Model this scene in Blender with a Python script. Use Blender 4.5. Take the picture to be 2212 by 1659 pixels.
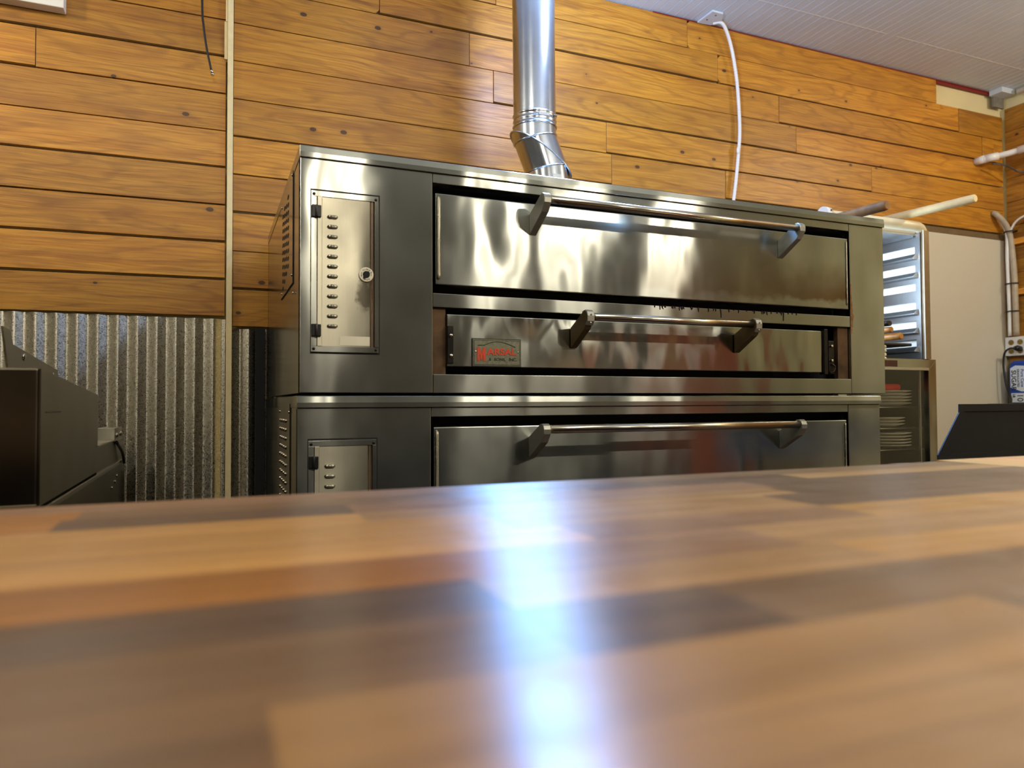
import bpy, bmesh, math, random
from mathutils import Vector, Matrix
random.seed(7)
for o in list(bpy.data.objects): bpy.data.objects.remove(o)
S = bpy.context.scene; C = S.collection
CH = 1.04                      # height of the lens above the floor; all z below are measured from the lens
def W(x, y, z): return Vector((x, y, z + CH))

# ------------------------------------------------------------------ camera
F_PX = 1565.72; yaw, pitch, roll = (math.radians(a) for a in (22.624, 1.541, -0.267))
f = Vector((math.sin(yaw)*math.cos(pitch), math.cos(yaw)*math.cos(pitch), math.sin(pitch)))
r0 = Vector((math.cos(yaw), -math.sin(yaw), 0)); u0 = r0.cross(f)
rr = r0*math.cos(roll) + u0*math.sin(roll); uu = u0*math.cos(roll) - r0*math.sin(roll)
cam = bpy.data.cameras.new('camera'); camo = bpy.data.objects.new('camera', cam); C.objects.link(camo)
m = Matrix((rr, uu, -f)).transposed().to_4x4(); m.translation = W(0, 0, 0); camo.matrix_world = m
cam.sensor_width = 36; cam.lens = 36*F_PX/2212; cam.clip_start = .02
cam.dof.use_dof = True; cam.dof.focus_distance = 2.4; cam.dof.aperture_fstop = 3.6
S.camera = camo
# ------------------------------------------------------------------ view and world
S.view_settings.view_transform = 'Standard'; S.view_settings.look = 'None'
S.view_settings.exposure = 0.0; S.view_settings.gamma = 1; S.view_settings.use_curve_mapping = False
wd = bpy.data.worlds.new('world'); S.world = wd; wd.use_nodes = True
wd.node_tree.nodes['Background'].inputs[0].default_value = (.8, .85, 1, 1)
wd.node_tree.nodes['Background'].inputs[1].default_value = .05
# ------------------------------------------------------------------ lamps of the room
def bulb(name, x, y, z, watts, col, rad=.035):
    l = bpy.data.lights.new(name, 'POINT'); l.energy = watts; l.color = col; l.shadow_soft_size = rad
    o = bpy.data.objects.new(name, l); C.objects.link(o); o.location = W(x, y, z); return o
WARM = (1, .90, .74)
PEND = [(.60, -.15, 1.20, 20), (1.62, -.25, 1.20, 26), (2.05, .0, 1.30, 32), (2.75, -.1, 1.20, 20), (-1.3, .2, 1.6, 26), (-.35, .75, 1.75, 22), (-1.55, 2.15, 1.62, 32)]
for x, y, z, p in PEND:
    for d in (-.07, .07): bulb('pendant_bulb_light', x+d, y, z, p*.55, WARM, .022)
bulb('corner_bulb_light', 4.35, 1.2, 1.7, 45, (1, .90, .76), .05)
bulb('cool_bulb_light', 1.42, 2.25, 1.66, 45, (.46, .60, 1), .07)
dl = bpy.data.lights.new('cool_panel_light', 'AREA'); dl.shape = 'DISK'; dl.size = .24; dl.energy = 52; dl.color = (.18, .44, 1); dl.spread = math.radians(100)
do = bpy.data.objects.new('cool_panel_light', dl); C.objects.link(do); do.location = W(1.26, 2.35, 1.54); do.rotation_euler = (math.radians(-18), 0, 0)

# ------------------------------------------------------------------ material helpers
class N:
    def __init__(s, name):
        s.m = bpy.data.materials.new(name); s.m.use_nodes = True; s.t = s.m.node_tree
        s.b = s.t.nodes['Principled BSDF']
    def n(s, typ, ins=None, **kw):
        nd = s.t.nodes.new('ShaderNode'+typ)
        for k, v in kw.items(): setattr(nd, k, v)
        for k, v in (ins or {}).items():
            if isinstance(v, bpy.types.NodeSocket): s.t.links.new(v, nd.inputs[k])
            else: nd.inputs[k].default_value = v
        return nd
    def set(s, **kw):
        for k, v in kw.items():
            k = k.replace('_', ' ')
            if isinstance(v, bpy.types.NodeSocket): s.t.links.new(v, s.b.inputs[k])
            else: s.b.inputs[k].default_value = v
    def ramp(s, fac, stops, interp='LINEAR'):
        r = s.n('ValToRGB', {'Fac': fac}); e = r.color_ramp.elements; r.color_ramp.interpolation = interp
        while len(e) < len(stops): e.new(.5)
        for el, (p, c) in zip(e, stops): el.position = p; el.color = (*c, 1) if len(c) == 3 else c
        return r.outputs['Color']
    def mapping(s, vec, sc=(1, 1, 1), loc=(0, 0, 0)):
        return s.n('Mapping', {'Vector': vec, 'Scale': sc, 'Location': loc}).outputs['Vector']
    def noise(s, vec, scale, detail=4, rough=.55, dist=0):
        return s.n('TexNoise', {'Vector': vec, 'Scale': scale, 'Detail': detail, 'Roughness': rough, 'Distortion': dist}).outputs['Fac']
    def mix(s, fac, a, b, blend='MIX'):
        nd = s.t.nodes.new('ShaderNodeMix'); nd.data_type = 'RGBA'; nd.blend_type = blend
        for i, v in ((0, fac), (6, a), (7, b)):
            if isinstance(v, bpy.types.NodeSocket): s.t.links.new(v, nd.inputs[i])
            else: nd.inputs[i].default_value = (*v, 1) if isinstance(v, tuple) and len(v) == 3 else v
        return nd.outputs[2]
    def math(s, op, a, b=0.0, c=0.0):
        nd = s.t.nodes.new('ShaderNodeMath'); nd.operation = op
        for i, v in enumerate((a, b, c)):
            if isinstance(v, bpy.types.NodeSocket): s.t.links.new(v, nd.inputs[i])
            else: nd.inputs[i].default_value = v
        return nd.outputs[0]
    def bump(s, h, strength, dist=.01, normal=None):
        d = {'Height': h, 'Strength': strength, 'Distance': dist}
        if normal: d['Normal'] = normal
        return s.n('Bump', d).outputs['Normal']
def lin(c): return tuple((v/255/12.92 if v < 11 else ((v/255+.055)/1.055)**2.4) for v in c)
def simple(name, col, rough=.5, metal=0, spec=.5, bumpy=0, var=.12, scale=30):
    g = N(name); co = g.n('TexCoord').outputs['Object']
    nz = g.noise(co, scale)
    c = lin(col); g.set(Base_Color=g.ramp(nz, [(.3, tuple(v*(1-var) for v in c)), (.7, tuple(min(1, v*(1+var)) for v in c))]),
                        Roughness=rough, Metallic=metal)
    g.b.inputs['Specular IOR Level'].default_value = spec
    if bumpy: g.set(Normal=g.bump(nz, bumpy, .003))
    return g.m

def wood_mat(name, rough=.38, dark=1.0):
    g = N(name); uv = g.n('UVMap', uv_map='UVMap').outputs['UV']
    tint = g.n('Attribute', attribute_name='tint')
    warp = g.noise(g.mapping(uv, (1.2, 5, 1)), 1.0, 2)
    wuv = g.n('VectorMath', {0: uv, 1: g.n('CombineXYZ', {'Y': g.math('MULTIPLY', warp, .07)}).outputs[0]}, operation='ADD').outputs[0]
    fine = g.noise(g.mapping(wuv, (5, 170, 1)), 1, 5, .6)
    rings = g.noise(g.mapping(wuv, (.9, 26, 1)), 1.0, 3, .5, .6)
    blot = g.noise(g.mapping(uv, (2.2, 6, 1), (5, 3, 0)), 1.0, 3)
    sp = g.n('SeparateXYZ', {0: uv}); fld = g.noise(g.mapping(uv, (1.1, 5.5, 1), (9, 1, 0)), 1.0, 3, .45)
    arcs = g.math('SINE', g.math('ADD', g.math('MULTIPLY', sp.outputs['Y'], 70), g.math('MULTIPLY', fld, 62)))
    arcs = g.n('MapRange', {'Value': arcs, 'From Min': .35, 'From Max': 1.0, 'To Min': 0.0, 'To Max': .30}).outputs[0]
    base = g.ramp(rings, [(.25, lin((200, 134, 34))), (.45, lin((220, 160, 54))), (.62, lin((206, 142, 38))), (.8, lin((140, 86, 28)))])
    base = g.mix(g.math('MULTIPLY', g.ramp(fine, [(.42, (0, 0, 0)), (.72, (1, 1, 1))]), .6), base, lin((122, 70, 22)))
    base = g.mix(arcs, base, lin((118, 66, 20)))
    base = g.mix(g.ramp(blot, [(.5, (0, 0, 0)), (.75, (.55, .55, .55))]), base, lin((150, 96, 40)))
    # knots
    vo = g.n('TexVoronoi', {'Vector': g.mapping(uv, (1, 1.6, 1)), 'Scale': 7.0, 'Randomness': 1.0})
    sel = g.math('GREATER_THAN', g.n('SeparateColor', {0: vo.outputs['Color']}).outputs[0], .40)
    size = g.math('MULTIPLY', g.n('SeparateColor', {0: vo.outputs['Color']}).outputs[1], .075)
    kn = g.math('SMOOTHSTEP' if False else 'LESS_THAN', vo.outputs['Distance'], g.math('ADD', size, .028))
    halo = g.n('MapRange', {'Value': vo.outputs['Distance'], 'From Min': .03, 'From Max': .2, 'To Min': 1.0, 'To Max': 0.0}).outputs[0]
    base = g.mix(g.math('MULTIPLY', g.math('MULTIPLY', halo, sel), .4), base, lin((130, 74, 32)))
    base = g.mix(g.math('MULTIPLY', g.math('MULTIPLY', kn, sel), .85), base, lin((58, 32, 16)))
    base = g.mix(1.0, base, tint.outputs['Color'], 'MULTIPLY')
    if dark != 1: base = g.mix(1.0, base, (dark, dark, dark), 'MULTIPLY')
    g.set(Base_Color=base, Roughness=g.n('MapRange', {'Value': fine, 'To Min': rough-.06, 'To Max': rough+.18}).outputs[0],
          Normal=g.bump(g.math('ADD', fine, g.math('MULTIPLY', rings, .8)), .22, .002))
    return g.m

def steel_mat(name, col=(154, 156, 148), rough=.20, aniso=1.0, wav=.26, wscale=3.6, vertical=True, stain=False, dirt=.25, dents=(), smudge=None):
    g = N(name); co = g.n('NewGeometry').outputs['Position']
    w = g.noise(g.mapping(co, (1.6, 1, .8)), wscale, 1.5, .4)
    br = g.noise(g.mapping(co, (420, 420, 9) if vertical else (9, 9, 420)), 1, 2)
    cl = g.noise(co, 7, 4, .5)
    c = lin(col); base = g.ramp(cl, [(.25, tuple(v*.90 for v in c)), (.75, tuple(v*1.06 for v in c))])
    if smudge:
        ds = g.n('VectorMath', {0: g.mapping(co, (1.3, 0, .75)), 1: (smudge[0]*1.3, 0, smudge[1]*.75)}, operation='DISTANCE').outputs['Value']
        sm = g.math('ADD', ds, g.math('MULTIPLY', g.noise(co, 60, 4, .6), .05))
        base = g.mix(g.n('MapRange', {'Value': sm, 'From Min': .045, 'From Max': .062, 'To Min': .8, 'To Max': 0.0}).outputs[0], base, lin((62, 56, 40)))
    if stain:
        sx = g.n('SeparateXYZ', {0: co})
        edge = g.math('ADD', sx.outputs['Z'], g.math('MULTIPLY', g.noise(co, 14, 4), .07))
        low = g.n('MapRange', {'Value': edge, 'From Min': stain[1]+.005, 'From Max': stain[1]+.02, 'To Min': 0.0, 'To Max': 1.0}).outputs[0]
        up = g.n('MapRange', {'Value': edge, 'From Min': stain[1]+.03, 'From Max': stain[1]+.16, 'To Min': 1.0, 'To Max': 0.0}).outputs[0]
        rgt = g.n('MapRange', {'Value': sx.outputs['X'], 'From Min': stain[0]-.7, 'From Max': stain[0]+.45, 'To Min': 0.0, 'To Max': 1.0}).outputs[0]
        base = g.mix(g.math('MULTIPLY', g.math('MULTIPLY', low, up), rgt), base, lin((98, 64, 14)))
    for dx, dz_, rad, amp in dents:
        dd = g.n('VectorMath', {0: g.mapping(co, (1, 0, 1)), 1: (dx, 0, dz_)}, operation='DISTANCE').outputs['Value']
        q = g.n('MapRange', {'Value': dd, 'From Min': 0.0, 'From Max': rad, 'To Min': amp, 'To Max': 0.0}, interpolation_type='SMOOTHSTEP').outputs[0]
        w = g.math('ADD', w, q)
    nrm = g.bump(w, wav, .02)
    base = g.mix(g.math('MULTIPLY', br, .30), base, tuple(v*.62 for v in c))
    g.set(Base_Color=base, Metallic=1.0, Anisotropic=aniso, Normal=nrm, Tangent=g.n('CombineXYZ', {'Z': 1.0}).outputs[0],
          Roughness=g.n('MapRange', {'Value': cl, 'From Min': .3, 'From Max': .7, 'To Min': rough-.05*dirt, 'To Max': rough+.10*dirt}).outputs[0])
    return g.m

def galv_mat(name, rough=.33, sc=170, col=(190, 186, 170), cont=.5, bmp=.1):
    g = N(name); co = g.n('TexCoord').outputs['Object']
    vo = g.n('TexVoronoi', {'Vector': co, 'Scale': sc}); v = g.n('SeparateColor', {0: vo.outputs['Color']})
    c = lin(col)
    g.set(Base_Color=g.ramp(v.outputs[0], [(0, tuple(x*(1-cont) for x in c)), (1, tuple(min(1, x*(1+.35*cont)) for x in c))]), Metallic=1.0,
          Roughness=g.n('MapRange', {'Value': v.outputs[1], 'To Min': rough-.1, 'To Max': rough+.12}).outputs[0],
          Normal=g.bump(g.math('ADD', v.outputs[2], g.math('MULTIPLY', g.noise(co, 12, 3), 2.0)), bmp, .004))
    return g.m

def counter_mat():
    g = N('oiled butcher block'); uv = g.n('UVMap', uv_map='UVMap').outputs['UV']
    tint = g.n('Attribute', attribute_name='tint').outputs['Color']
    warp = g.noise(g.mapping(uv, (2, 9, 1)), 1, 2)
    wuv = g.n('VectorMath', {0: uv, 1: g.n('CombineXYZ', {'Y': g.math('MULTIPLY', warp, .04)}).outputs[0]}, operation='ADD').outputs[0]
    st = g.noise(g.mapping(wuv, (1.6, 55, 1)), 1, 3, .5, .3); fi = g.noise(g.mapping(wuv, (6, 260, 1)), 1, 4)
    col = g.mix(g.ramp(st, [(.4, (0, 0, 0)), (.72, (.8, .8, .8))]), tint, g.mix(1.0, tint, (.54, .51, .49), 'MULTIPLY'))
    col = g.mix(g.ramp(st, [(.25, (.5, .5, .5)), (.42, (0, 0, 0))]), col, g.mix(1.0, tint, (1.35, 1.34, 1.3), 'MULTIPLY'))
    col = g.mix(g.math('MULTIPLY', fi, .35), col, g.mix(1.0, tint, (.7, .68, .66), 'MULTIPLY'))
    sm = g.noise(g.n('TexCoord').outputs['Object'], 14, 4)
    g.set(Base_Color=col, Roughness=g.n('MapRange', {'Value': sm, 'From Min': .3, 'From Max': .7, 'To Min': .30, 'To Max': .40}).outputs[0],
          Normal=g.bump(fi, .05, .001))
    g.set(Anisotropic=.9, Tangent=g.n('CombineXYZ', {'Y': 1.0}).outputs[0])
    g.b.inputs['Specular IOR Level'].default_value = .75
    return g.m

MW = wood_mat('varnished cedar'); MWR = wood_mat('varnished cedar in the corner', .45)
MST = steel_mat('brushed steel'); MSTD = steel_mat('door steel', wav=.30, wscale=3.8, stain=(1.75, .372+CH), dents=[(.85, .50+CH, .16, .7), (1.76, .50+CH, .14, .4)])
MSTD2 = steel_mat('dented door steel', rough=.165, aniso=.95, wav=.5, wscale=5.5, dents=[(.985, .17+CH, .14, .9), (1.575, .18+CH, .12, .5), (.84, .25+CH, .08, .6)])
MSTC = steel_mat('control door steel', col=(170, 165, 146), rough=.28, wav=.2, dirt=.7, smudge=(.372, .283+CH))
MSTS = steel_mat('oven side steel', col=(160, 152, 134), rough=.16, aniso=.3, wav=.10)
MSTA = steel_mat('dull appliance steel', col=(120, 112, 96), rough=.22, aniso=.4, wav=.2)
MBAR = steel_mat('polished bar', col=(196, 190, 176), rough=.2, aniso=0, wav=.0)
MGAL = galv_mat('galvanised sheet', .34, 330, (230, 224, 204), .13, .012)
MGAL.node_tree.nodes['Principled BSDF'].inputs['Anisotropic'].default_value = .6
_t = MGAL.node_tree.nodes.new('ShaderNodeCombineXYZ'); _t.inputs[2].default_value = 1; MGAL.node_tree.links.new(_t.outputs[0], MGAL.node_tree.nodes['Principled BSDF'].inputs['Tangent']); MPIPE = simple('galvanised flue', (196, 202, 210), .2, 1.0, var=.05, scale=25)
MCAST = simple('cast aluminium', (150, 148, 138), .42, .8); MBRZ = simple('browned bracket', (96, 78, 48), .4, .7)
MBLK = simple('black plastic', (14, 14, 15), .4); MCAV = simple('dull black', (6, 6, 7), .8)  # MCAV: plain black for cavities, gaps, vent holes, seams and drips
MRUST = simple('browned iron', (88, 66, 44), .6, .6, var=.5, scale=14); MGREASE = simple('greasy iron', (30, 26, 22), .35, .6, var=.6)
MCREAM = simple('cream drywall', (226, 212, 160), .75, var=.05, scale=6); MTRIM = simple('cream trim', (226, 208, 158), .6, var=.06)
MWHITE = simple('white plastic', (232, 230, 222), .35, var=.02); MIVORY = simple('ivory tube', (230, 218, 180), .4, var=.04)
MFRP = simple('white wall board', (208, 201, 178), .42, var=.03, bumpy=.15, scale=160)
MCEIL = simple('white beadboard', (206, 216, 222), .5, var=.03, scale=4); MRED = simple('red paint', (128, 30, 22), .6)
MRED2 = simple('red block paint', (176, 84, 62), .4); MFLOOR = simple('dull red tile', (92, 62, 50), .5, var=.3, scale=4)
MREAR = simple('dim plaster', (98, 94, 82), .8, var=.06, scale=2); MLEAD = simple('letters orange red', (188, 58, 22), .55)
MPLATE = simple('aged zinc plate', (112, 112, 92), .45, .6, var=.25, scale=120); MINK = simple('black ink', (24, 24, 22), .6)
MPEELD = simple('dark wooden handle', (120, 82, 34), .65, var=.45, scale=20); MPEELL = simple('pale wooden handle', (224, 202, 150), .5, var=.1, scale=20)
MHAND = simple('worn wooden handle', (178, 120, 48), .5, var=.2, scale=25); MHOOD = simple('black powder coat', (13, 17, 22), .55, spec=.25, var=.2)
MGREY = simple('grey plastic', (74, 76, 78), .4); MTUBE = simple('grey vinyl tube', (176, 162, 136), .5, var=.1)
MBOARD = wood_mat('raw pine rail', .5, 1.25); MBLUE = simple('blue paper', (20, 66, 160), .5); MPAPER = simple('white paper', (222, 232, 240), .5, var=.03)
MCHROME = simple('bright screw', (210, 206, 196), .18, 1.0); MDISH = simple('white china', (206, 200, 182), .3, var=.04); MLID = simple('red plastic', (200, 34, 26), .4)
MCOUNT = counter_mat(); MSTK = simple('stick on label', (214, 208, 184), .5, var=.03); MALU = simple('rack aluminium', (186, 188, 190), .32, 1.0, var=.06)
MUSED = simple('olive brass', (150, 128, 70), .4, .5); MCONC = simple('black post', (8, 8, 9), .8)
g = N('cabinet glass'); tr = g.n('BsdfTransparent', {'Color': (.93, .93, .90, 1)}); gl = g.n('BsdfGlossy', {'Roughness': .03}); fr = g.n('LayerWeight', {'Blend': .5}); fr = g.math('ADD', .035, g.math('MULTIPLY', g.math('POWER', fr.outputs['Facing'], 5.0), .9))
mx = g.n('MixShader', {0: fr, 1: tr.outputs[0], 2: gl.outputs[0]}); g.t.links.new(mx.outputs[0], g.t.nodes['Material Output'].inputs[0]); MGLASS = g.m

# ------------------------------------------------------------------ mesh helpers (coordinates measured from the lens)
def BM(): return bmesh.new()
def box(bm, x0, x1, y0, y1, z0, z1, mi=0):
    v = [bm.verts.new((x, y, z)) for x in (x0, x1) for y in (y0, y1) for z in (z0, z1)]
    for q in ((0, 1, 3, 2), (4, 6, 7, 5), (0, 4, 5, 1), (2, 3, 7, 6), (0, 2, 6, 4), (1, 5, 7, 3)):
        bm.faces.new([v[i] for i in q]).material_index = mi
    return v
def prism(bm, pts, d, mi=0):
    """closed polygon of 3-D points pushed along vector d"""
    d = Vector(d); a = [bm.verts.new(p) for p in pts]; b = [bm.verts.new(Vector(p)+d) for p in pts]; n = len(pts)
    fs = [bm.faces.new(a), bm.faces.new(b[::-1])] + [bm.faces.new((a[i], b[i], b[(i+1) % n], a[(i+1) % n])) for i in range(n)]
    for q in fs: q.material_index = mi
    bmesh.ops.recalc_face_normals(bm, faces=fs)
    return fs
def tube(bm, pts, r, seg=14, mi=0, cap=True, rfun=None):
    pts = [Vector(p) for p in pts]; rings = []; n = len(pts); prev = None
    for i, p in enumerate(pts):
        t = ((pts[min(i+1, n-1)]-pts[max(i-1, 0)])).normalized()
        if prev is None:
            a = t.orthogonal().normalized()
        else:
            a = (prev-t*prev.dot(t)).normalized()
        prev = a; b = t.cross(a); ri = rfun(i) if rfun else (r[i] if isinstance(r, (list, tuple)) else r)
        rings.append([bm.verts.new(p+(a*math.cos(k*2*math.pi/seg)+b*math.sin(k*2*math.pi/seg))*ri) for k in range(seg)])
    fs = []
    for i in range(n-1):
        for k in range(seg):
            q = bm.faces.new((rings[i][k], rings[i][(k+1) % seg], rings[i+1][(k+1) % seg], rings[i+1][k])); q.smooth = True; fs.append(q)
    if cap: fs.append(bm.faces.new(rings[0][::-1])); fs.append(bm.faces.new(rings[-1]))
    for q in fs: q.material_index = mi
    return fs
def dome(bm, c, r, axis, h=.5, seg=12, mi=0):
    """rounded screw or rivet head standing on a surface whose outward normal is axis"""
    c = Vector(c); ax = Vector(axis).normalized()
    tube(bm, [c+ax*(h*r*math.sin(a)) for a in (0, .5, 1.0, 1.4)], [r*math.cos(a) for a in (0, .5, 1.0, 1.4)], seg, mi)
def ball(bm, c, r, sc=(1, 1, 1), mi=0, seg=14):
    mt = Matrix.Translation(Vector(c)) @ Matrix.Diagonal((sc[0]*r, sc[1]*r, sc[2]*r, 1))
    for v in bmesh.ops.create_uvsphere(bm, u_segments=seg, v_segments=seg//2+1, radius=1, matrix=mt)['verts']:
        for q in v.link_faces: q.smooth = True; q.material_index = mi
def smooth(pts, k=6):
    """Catmull-Rom through points"""
    P = [Vector(p) for p in pts]; P = [2*P[0]-P[1]] + P + [2*P[-1]-P[-2]]; out = []
    for i in range(1, len(P)-2):
        for j in range(k):
            t = j/k; a, b, c, d = P[i-1:i+3]
            out.append(.5*((2*b)+(c-a)*t+(2*a-5*b+4*c-d)*t*t+(3*b-a-3*c+d)*t**3))
    return out + [P[-2]]
ORIG = {}
def link(name, bm, mats, parent=None, bevel=0, origin=None, shade=False):
    if not isinstance(mats, (list, tuple)): mats = [mats]
    if parent is None:
        if origin is None:
            xs, ys, zs = zip(*[v.co for v in bm.verts]); origin = Vector(((min(xs)+max(xs))/2, (min(ys)+max(ys))/2, min(zs)))
        og = Vector(origin)
    else: og = ORIG[parent.name]
    bmesh.ops.translate(bm, verts=bm.verts, vec=-og)
    bmesh.ops.recalc_face_normals(bm, faces=bm.faces)
    me = bpy.data.meshes.new(name); bm.to_mesh(me); bm.free()
    for mt in mats: me.materials.append(mt)
    if shade:
        for p in me.polygons: p.use_smooth = True
    o = bpy.data.objects.new(name, me); C.objects.link(o)
    if parent: o.parent = parent
    else: o.location = W(*og)
    ORIG[o.name] = og
    if bevel:
        b = o.modifiers.new('bevel', 'BEVEL'); b.width = bevel; b.segments = 2; b.limit_method = 'ANGLE'; b.angle_limit = math.radians(40)
    return o
def tag(o, label, cat, group=None):
    o['label'] = label; o['category'] = cat
    if group: o['group'] = group
    return o
def thing(name, label, cat, loc, group=None):
    o = bpy.data.objects.new(name, None); C.objects.link(o); o.location = W(*loc); o.empty_display_size = .05
    ORIG[o.name] = Vector(loc); return tag(o, label, cat, group)
def struct(o): o['kind'] = 'structure'; return o
def text_bm(s, size, fn, ext=.0008, bold=0):
    """letters as solid mesh; fn maps the flat (x, y, depth) of the lettering to the scene"""
    cu = bpy.data.curves.new('t', 'FONT'); cu.body = s; cu.size = size; cu.extrude = ext; cu.offset = bold; cu.resolution_u = 3
    o = bpy.data.objects.new('t', cu); C.objects.link(o)
    dg = bpy.context.evaluated_depsgraph_get(); me = bpy.data.meshes.new_from_object(o.evaluated_get(dg))
    bpy.data.objects.remove(o); bm = BM(); bm.from_mesh(me); bpy.data.meshes.remove(me)
    for v in bm.verts: v.co = Vector(fn(v.co.x, v.co.y, v.co.z))
    return bm
def join(dst, src, mi=0):
    me = bpy.data.meshes.new('j'); src.to_mesh(me); src.free(); n = len(dst.faces); dst.from_mesh(me); bpy.data.meshes.remove(me)
    dst.faces.ensure_lookup_table()
    for q in dst.faces[n:]: q.material_index = mi
# boards with their own grain: every board gets its own place in the grain pattern and its own natural tint
class Boards:
    def __init__(s): s.bm = BM(); s.uv = s.bm.loops.layers.uv.new('UVMap'); s.ti = s.bm.loops.layers.float_color.new('tint')
    def add(s, fs, U, V, tint):
        ou, ov = random.uniform(0, 40), random.uniform(0, 40)
        for q in fs:
            for l in q.loops:
                co = l.vert.co; l[s.uv].uv = (co.dot(U)+ou, co.dot(V)+ov); l[s.ti] = (*tint, 1)
def tint(lo=.60, hi=.95):
    k = random.uniform(lo, hi); w = random.uniform(-.06, .05)
    return (k*(1.02+w*.3), k*(.965-.25*abs(w)), k*(.76-w*1.6))

# ------------------------------------------------------------------ the room
YW, ZC, XR, XL, YR, ZF = 3.05, 1.978, 4.72, -3.2, -3.0, -CH
bm = BM(); box(bm, XL-.1, XR+.1, YR-.1, YW+.15, ZF-.1, ZF); struct(link('floor', bm, MFLOOR))
bm = BM(); box(bm, XL-.1, XR+.12, YW+.03, YW+.15, ZF, ZC+.1); wb = struct(link('wall_back', bm, MCREAM))
bm = BM(); box(bm, XR+.02, XR+.12, YR-.1, YW+.03, ZF, ZC+.1); wr = struct(link('wall_right', bm, MCREAM))
bm = BM(); box(bm, XL-.1, XL, YR-.1, YW+.03, ZF, ZC+.1); struct(link('wall_left', bm, MREAR))
bm = BM(); box(bm, XL, XR+.02, YR-.1, YR, ZF, ZC+.1); struct(link('wall_front', bm, MREAR))
# beadboard ceiling: narrow strips with a groove between them
bm = BM(); p = .0508; x = XL-.1; prof = []
while x < XR+.1:
    prof += [(x, ZC), (x+p-.011, ZC), (x+p-.009, ZC+.005), (x+p-.007, ZC-.0008), (x+p-.003, ZC-.0008), (x+p-.0015, ZC+.004)]; x += p
prof.append((x, ZC)); a = [bm.verts.new((q, YR-.1, z)) for q, z in prof]; b = [bm.verts.new((q, YW+.03, z)) for q, z in prof]
for i in range(len(prof)-1): bm.faces.new((a[i], a[i+1], b[i+1], b[i]))
box(bm, XL-.1, XR+.12, YR-.1, YW+.15, ZC+.1, ZC+.15)
ce = struct(link('ceiling', bm, MCEIL))
bm = BM()
for x0, x1 in ((2.1, 3.35), (3.42, 4.6)): box(bm, x0, x1, 2.770, 2.773, ZC-.0014, ZC-.0004)
struct(link('seam_strip', bm, MWHITE, ce))
# planks of the back wall
PT = .016
def wall_planks(B, rows, xa, xb, slope=0):
    for (z0, z1, joints, ears) in rows:
        xs = [xa]+sorted(joints)+[xb]
        for a, b in zip(xs, xs[1:]):
            gp = random.choice((.002, .0045, .007, .009)); lo, hi = z0+gp, z1-.001; c = .018
            a2, b2 = a+.0012, b-.0012; pts = []
            L = 'L%.2f' % a in ears; R_ = 'R%.2f' % b in ears
            pts += [(a2+c, lo), ] if L else [(a2, lo)]
            pts += [(b2-c, lo), (b2, lo+c), (b2, hi)] if R_ else [(b2, lo), (b2, hi)]
            pts += [(a2+c, hi), (a2, hi-c), (a2, lo+c)] if L else [(a2, hi)]
            dy = random.uniform(-.002, .002)
            fs = prism(B.bm, [(x, YW+dy, z+slope*(x-.05)) for x, z in pts], (0, PT, 0))
            B.add(fs, Vector((1, 0, 0)), Vector((0, 0, 1)), tint())
zk = [.3036+.1522*k for k in range(12)]; zk[11] = ZC-.004
J = {0: [1.3, 2.9], 1: [.9, 3.1], 2: [1.7], 3: [.8, 2.4], 4: [1.4, 3.0], 5: [1.805, 2.492], 6: [1.776, 3.541], 7: [1.186, 2.976], 8: [1.071, 2.858, 4.503, 4.61],
     9: [.663, 2.448, 4.292], 10: [1.2, 2.259]}
E_ = {9: ['R0.66', 'L2.45'], 10: ['L2.26']}
B = Boards()
wall_planks(B, [(zk[k], zk[k+1], J[k], E_.get(k, [])) for k in range(5, 10)], .078, 4.70)
wall_planks(B, [(zk[k], zk[k+1], J[k][:1], []) for k in range(5)], .078, 2.99)
wall_planks(B, [(zk[10], zk[11], J[10], E_[10])], .078, 4.10)
link('planking', B.bm, MW, wb, .0012)
B = Boards(); zl = [.3424+.1477*k for k in range(11)]
wall_planks(B, [(zl[k], zl[k+1], random.sample([-2.5, -1.9, -1.2, -.8], 1) + ([-.59] if k == 6 else []), []) for k in range(10)] + [(zl[10], ZC-.004, [], [])], XL, .052, .010)
link('planking', B.bm, MW, wb, .0012)
# corrugated sheet under the planks
def corrug(x0, x1, ztop, y=YW+.004):
    bm = BM(); n = int((x1-x0)/.0022); pr = .0655; A = []; Bq = []
    for i in range(n+1):
        x = x0+(x1-x0)*i/n; s = math.sin(2*math.pi*(x-.058)/pr); yy = y-.0088*math.asin(.90*s)/1.12
        A.append(bm.verts.new((x, yy, ZF))); Bq.append(bm.verts.new((x, yy, ztop)))
    for i in range(n): bm.faces.new((A[i], A[i+1], Bq[i+1], Bq[i])).smooth = True
    for i, x in enumerate([v.co.x for v in Bq]):
        pass
    return bm
link('corrugated_sheet', corrug(XL, .054, .336), MGAL, wb); link('corrugated_sheet', corrug(.078, .245, .300), MGAL, wb)
bm = BM(); box(bm, 3.0, 4.698, YW+.002, YW+.012, ZF, 1.028); link('wall_board', bm, MFRP, wb)
bm = BM(); box(bm, 3.0, 4.698, YW+.001, YW+.012, 1.030, 1.063); link('board_cap', bm, simple('cap strip', (112, 92, 60), .5), wb)
bm = BM(); box(bm, .0565, .0775, YW-.016, YW+.01, ZF, ZC-.004); struct(link('trim_1', bm, MTRIM, None, .001))
bm = BM(); box(bm, .0445, .0560, YW-.008, YW+.005, 1.365, 1.515); box(bm, .0490, .0560, YW-.012, YW+.005, 1.515, ZC-.004); struct(link('trim_2', bm, MTRIM))
bm = BM(); box(bm, 2.05, 4.60, YW-.003, YW+.02, ZC-.0085, ZC-.004); box(bm, 4.104, 4.60, YW+.004, YW+.022, ZC-.020, ZC-.0085); struct(link('trim_3', bm, MRED))
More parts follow.
